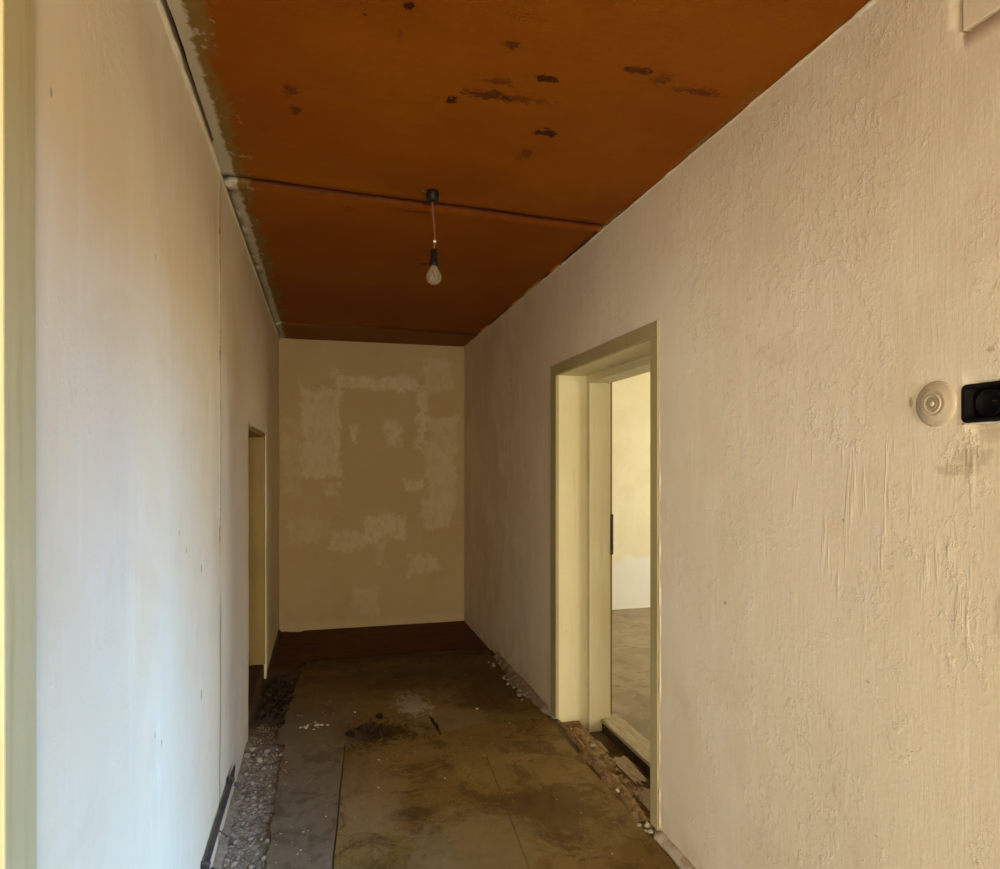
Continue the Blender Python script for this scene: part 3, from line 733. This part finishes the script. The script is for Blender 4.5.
# ------------------------------------------------------------------ rubble
def rock(seed, sub=2, rough=0.35, flat=0.65):
    bm = bmesh.new(); bmesh.ops.create_icosphere(bm, subdivisions=sub, radius=1.0)
    for v in bm.verts:
        d = v.co.normalized(); k = 1 + rough * fbm(d + Vector((seed * 3.1, 0, 0)), 1.3, 4)
        for ax in (Vector((1, .3, .2)), Vector((-.5, .8, .3)), Vector((-.3, -.9, .4)), Vector((.4, .3, .9)), Vector((.6, -.6, .5))):
            n = (ax + Vector((math.sin(seed * 5 + ax.x * 9), math.cos(seed * 7 + ax.y * 5), .2)) * .5).normalized()
            t = d.dot(n) * k
            if t > 0.68: d = d - n * (t - 0.68) / k
        v.co = Vector((d.x * k, d.y * k, d.z * k * flat))
    return bm
PROTO = {}
for mat in ('mortar', 'pale_crumb', 'dirty_plaster', 'dark_clod', 'rubble_brown', 'rust'):
    PROTO[mat] = []
    for s in range(5):
        bm = rock(s + len(PROTO) * 7, 3 if mat == 'dark_clod' else 2, .75 if mat == 'dark_clod' else .4); me = bpy.data.meshes.new('lump'); bm.to_mesh(me); bm.free(); me.materials.append(M[mat]); PROTO[mat].append(me)
def lump(name, mat, x, y, z, r, label, cat, group, sq=1.0):
    o = bpy.data.objects.new(name, random.choice(PROTO[mat])); C.objects.link(o)
    a, b = random.uniform(.75, 1.3), random.uniform(.7, 1.2)
    o.scale = (r * a, r * b, r * sq * random.uniform(.7, 1.1)); o.rotation_euler = (random.uniform(-.25, .25), random.uniform(-.25, .25), random.uniform(0, 6.28))
    o.location = (x, y, z + o.scale.z * 0.48)
    return tag(o, label, cat, group)
rnd = random.Random(3)
placed = []
def free(x, y, r):
    for a, b, c in placed:
        if (a - x) ** 2 + (b - y) ** 2 < (0.92 * (c + r)) ** 2: return False
    placed.append((x, y, r)); return True
n = 0
while n < 110:                                   # mortar lumps in the strip along the left wall
    y = 2.5 + 1.2 * rnd.random() ** 1.3; x = L + 0.03 + abs(rnd.gauss(0.06, .05)); r = 0.005 + 0.011 * rnd.random() ** 2.5
    if x > L + .185 or not free(x, y, r): continue
    lump('mortar_lump', 'mortar' if rnd.random() < .6 else 'rubble_brown', x, y, floor_z(x, y), r, 'small lump of crumbled mortar in the rubble strip along the left wall', 'rubble', 'mortar lumps along the left wall'); n += 1
n = 0
while n < 16:                                    # heap of broken plaster just before the low doorway
    x = -0.345 + rnd.uniform(-.045, .06); y = 3.50 + rnd.uniform(-.10, .12); r = rnd.uniform(.012, .026)
    if not free(x, y, r): continue
    lump('plaster_chunk', 'rubble_brown' if rnd.random() < .55 else 'mortar', x, y, floor_z(x, y), r, 'broken plaster chunk in the little heap before the low ochre doorway', 'rubble', 'plaster chunks before the low doorway'); n += 1
n = 0
while n < 34:                                    # dark clods spilling out of the low doorway
    x = -0.325 + rnd.gauss(0, .04); y = 4.33 + rnd.gauss(0, .17); r = rnd.uniform(.014, .038)
    if x < L + .01 or not 4.03 < y < 4.74 or not free(x, y, r * 1.25): continue
    lump('earth_clod', 'dark_clod', x, y, floor_z(x, y), r, 'dark earth clod heaped at the foot of the low ochre doorway', 'clod', 'dark clods at the low doorway', 1.1); n += 1
n = 0
while n < 22:                                    # white crumbs out on the floor
    cx, cy, sx, sy = rnd.choice(((-0.09, 3.85, .03, .02), (-0.09, 3.85, .03, .02), (-.05, 3.83, .05, .02), (-.20, 4.02, .05, .05), (.0, 3.4, .25, .5)))
    x, y = rnd.gauss(cx, sx), rnd.gauss(cy, sy); r = rnd.uniform(.004, .010) if cy < 3.5 or cx < -.1 else rnd.uniform(.007, .018)
    if x < L + .05 or not free(x, y, r): continue
    lump('plaster_crumb', 'pale_crumb', x, y, 0.006, r, 'pale plaster crumb lying out on the dark corridor floor', 'crumb', 'plaster crumbs on the floor', .7); n += 1
tag(lump('plaster_chip', 'pale_crumb', 0.881, 3.857, 0.005, 0.016, '', '', None, .5), 'single pale plaster chip lying towards the right wall beyond the doorway', 'chip')
n = 0
while n < 14:
    y = rnd.uniform(3.85, 4.75); x = R - 0.075 - rnd.random() * .04; r = rnd.uniform(.008, .022)
    if not free(x, y, r): continue
    lump('skirting_rubble', 'rubble_brown' if rnd.random() < .5 else 'rubble_brown', x, y, 0.006, r, 'lump broken from the foot of the right wall beyond the doorway', 'rubble', 'rubble at the foot of the right wall'); n += 1
# curled scraps of torn floor covering
def scrap(name, x, y, w, l, a, label, mat='rotten_wood_and_shade'):
    bm = bmesh.new(); n = 12; rows = []
    for i in range(n + 1):
        t = i / n * 2 - 1; row = []
        for j in range(5):
            s = j / 4 * 2 - 1; ww = w * (1 - .8 * abs(t) ** 2) * (.75 + .9 * fbm((t, x * 9, s), 3.5, 4))
            row.append(bm.verts.new((s * ww / 2, t * l / 2, 0.004 + 0.022 * (s * .5 + .5) ** 2 * (1 - t * t) + .003 * fbm((t, s, y * 5), 3))))
        rows.append(row)
    for i in range(n):
        for j in range(4): bm.faces.new((rows[i][j], rows[i][j + 1], rows[i + 1][j + 1], rows[i + 1][j]))
    bmesh.ops.solidify(bm, geom=bm.faces[:], thickness=.002); bmesh.ops.recalc_face_normals(bm, faces=bm.faces)
    o = obj(name, bm, mat, None, True); o.location = (x, y, 0.008); o.rotation_euler.z = a
    tag(o, label, 'scrap'); return o
scrap('torn_scrap', 0.13, 3.64, .035, .10, .6, 'small dark torn scrap beside the end of the floor seam')
scrap('torn_scrap', 0.225, 3.70, .07, .13, 1.2, 'larger dark curled scrap of torn covering in the middle of the floor')
scrap('torn_scrap', 0.305, 3.60, .05, .10, 2.3, 'dark curled scrap of covering just right of the larger torn one')
scrap('torn_scrap', 0.594, 3.66, .018, .28, 0.08, 'long thin dark strip of covering lying lengthwise on the brown floor')
scrap('torn_scrap', 0.30, 3.86, .04, .08, .3, 'dark scrap behind the larger curled one on the brown floor')

# brick dust and broken timber in the right doorway
def dust_heap():
    bm = bmesh.new(); ny, nx = 90, 26; g = []
    for j in range(ny + 1):
        y = 2.47 + (CI1 + .03 - 2.47) * j / ny
        c = 1.31 + 0.055 * (y - 2.5); w = 0.085 + 0.02 * fbm((y, 0, 3), 4, 3); row = []
        for i in range(nx + 1):
            s = i / nx * 2 - 1; x = c + w * s * (1 + .15 * fbm((y, s, 1), 6))
            hgt = 0.030 * max(0, 1 - s * s) ** .7 * min(1, (ny - j) / 5 + .25, j / 5 + .1)
            z = max(floor_z(x, y), -0.03 if s < .6 else -.06) + 0.004 + hgt * (0.8 + .7 * fbm((x, y, 2), 9, 4)) + 0.006 * fbm((x, y, 8), 40, 3)
            row.append(bm.verts.new((x, y, z)))
        g.append(row)
    for j in range(ny):
        for i in range(nx): bm.faces.new((g[j][i], g[j][i + 1], g[j + 1][i + 1], g[j + 1][i]))
    return bm
tag(obj('brick_dust', dust_heap(), 'rust', None, True), 'rusty orange brick dust and rotted wood along the right doorway', 'dust', None, 'stuff')
n = 0
while n < 24:
    y = rnd.uniform(2.55, 3.5); x = 1.30 + 0.05 * (y - 2.5) + rnd.gauss(0, .035); r = rnd.uniform(.006, .016)
    if not free(x, y, r): continue
    lump('brick_crumb', 'rust' if rnd.random() < .9 else 'dirty_plaster', x, y, 0.018, r, 'rust coloured brick crumb on the dust in the right doorway', 'crumb', 'brick crumbs in the right doorway')
    n += 1
for x, y, r in ((1.262, 2.425, .020), (1.235, 2.445, .011), (1.255, 2.385, .014), (1.243, 2.40, .008)):
    lump('frame_foot_chunk', 'dirty_plaster', x, y, .004, r, 'broken plaster chunk at the near foot of the right door frame', 'rubble', 'plaster chunks at the foot of the right door frame')
def splinter(name, pts, w, th, label, seed, jag=.03):
    """broken board: outline around a centre line with ragged ends"""
    a, b = Vector(pts[0]), Vector(pts[1]); d = (b - a); ln = d.length; d.normalize(); s = Vector((d.y, -d.x, 0)).normalized()
    bm = bmesh.new(); n = 9; top = []; bot = []
    rows = []
    for i in range(n + 1):
        q = i / n * 2 - 1; e0 = jag * fbm((q * 2, seed, 0), 2.5, 3) * 1.6; e1 = jag * fbm((q * 2, seed, 5), 2.5, 3) * 1.6
        pa = a + s * q * w / 2 - d * e0; pb = b + s * q * w / 2 + d * e1 - s * q * w * .12
        row = []
        for k in range(7):
            p = pa.lerp(pb, k / 6); p.z += .003 * fbm((q * 3, seed, k * .3), 2)
            row.append(p)
        rows.append(row)
    up = [[bm.verts.new(p) for p in r] for r in rows]
    for i in range(n):
        for k in range(6): bm.faces.new((up[i][k], up[i][k + 1], up[i + 1][k + 1], up[i + 1][k]))
    bmesh.ops.solidify(bm, geom=bm.faces[:], thickness=th); bmesh.ops.recalc_face_normals(bm, faces=bm.faces)
    return tag(obj(name, bm, 'splinter_wood'), label, 'broken board')
splinter('broken_board', ((1.405, 3.00, .022), (1.405, 2.75, .016)), .085, .014, 'pale splintered board end lying across the pit in the right doorway', 1)
splinter('broken_board', ((1.372, 2.70, .012), (1.35, 2.50, .010)), .08, .012, 'short broken board piece tucked behind the near side of the right door frame', 2)
splinter('wood_splinter', ((1.366, 3.17, .040), (1.368, 3.06, .028)), .024, .006, 'small upright wood splinter on the dust before the broken board', 3, .02)
# grit nobody could count
def grit(seed, n, fx, rmin, rmax):
    bm = bmesh.new(); q = random.Random(seed)
    for _ in range(n):
        x, y, z = fx(q); r = q.uniform(rmin, rmax)
        m = bmesh.ops.create_icosphere(bm, subdivisions=1, radius=r)
        for v in m['verts']: v.co = Vector((v.co.x * q.uniform(.7, 1.3), v.co.y * q.uniform(.7, 1.3), v.co.z * .6)) + Vector((x, y, z + r * .3))
    return bm
def strip(q):
    y = 1.9 + 2.05 * q.random(); x = L + 0.02 + abs(q.gauss(.07, .06)); return x, y, max(floor_z(x, y), 0.003 if x > L + .19 else -1)
tag(obj('mortar_grit', grit(5, 900, strip, .0015, .0045), 'mortar'), 'fine pale mortar grit strewn along the foot of the left wall', 'grit', None, 'stuff')
def scatter(q):
    return q.uniform(-.15, 1.2), q.uniform(2.2, 5.0), .010
tag(obj('floor_grit', grit(6, 260, scatter, .0012, .0035), 'dust'), 'fine dusty grit scattered over the brown floor sheet', 'grit', None, 'stuff')

# ------------------------------------------------------------------ daylight and camera
def area(name, loc, size, sy, rot, energy, col, spread=180):
    l = bpy.data.lights.new(name, 'AREA'); l.shape = 'RECTANGLE'; l.size = size; l.size_y = sy; l.energy = energy; l.color = col
    l.spread = math.radians(spread)
    o = bpy.data.objects.new(name, l); C.objects.link(o); o.location = loc; o.rotation_euler = rot; return o
rad = math.radians
def aim(a, b):
    return (Vector(b) - Vector(a)).to_track_quat('-Z', 'Y').to_euler()
# cool open sky above the yard, falling in through the outer door just beside the camera
SKY = (3.4, -1.8, 3.3)
area('sky_light', SKY, 2.2, 2.2, aim(SKY, (-0.39, 1.9, 0.5)), 700, (0.13, 0.42, 1.0), 120)
NR = (-2.5, -1.4, 1.6)
area('daylight_near_room', NR, 1.5, 1.3, aim(NR, (1.28, 2.4, 2.7)), 76, (1.0, 0.95, 0.86), 150)
area('daylight_entrance', (0.42, -2.75, 1.05), 1.05, 2.0, (rad(90), 0, 0), 120, (1.0, 0.90, 0.70), 150)
area('daylight_window_1', (4.6, 0.75, 1.6), 1.3, 1.3, aim((4.6, 0.75, 1.6), (1.6, 3.6, 1.3)), 42, (1.0, 0.97, 0.82), 150)
area('daylight_window_3', (5.75, 5.05, 1.6), 1.4, 1.3, (0, rad(90 - 6), 0), 88, (0.98, 1.0, 0.88), 160)

w = bpy.data.worlds.new('sky'); bpy.context.scene.world = w; w.use_nodes = True
w.node_tree.nodes['Background'].inputs[0].default_value = (0.75, 0.85, 1.0, 1); w.node_tree.nodes['Background'].inputs[1].default_value = 0.6

cam = bpy.data.cameras.new('camera'); co = bpy.data.objects.new('camera', cam); C.objects.link(co)
F = 659.0
cam.sensor_width = 36; cam.sensor_fit = 'HORIZONTAL'; cam.lens = F / 1000 * 36
cam.shift_y = (465 - 434.5) / 1000; cam.clip_start = 0.02
co.location = (0, 0, 1.47); co.rotation_euler = (rad(90), 0, -math.atan2(175, F))
sc = bpy.context.scene; sc.camera = co
sc.view_settings.view_transform = 'Standard'; sc.view_settings.look = 'None'; sc.view_settings.gamma = 1; sc.view_settings.exposure = 0.0
sc.view_settings.use_curve_mapping = False
sc.cycles.max_bounces = 10; sc.cycles.diffuse_bounces = 8; sc.cycles.use_denoising = True; sc.cycles.sample_clamp_indirect = 6
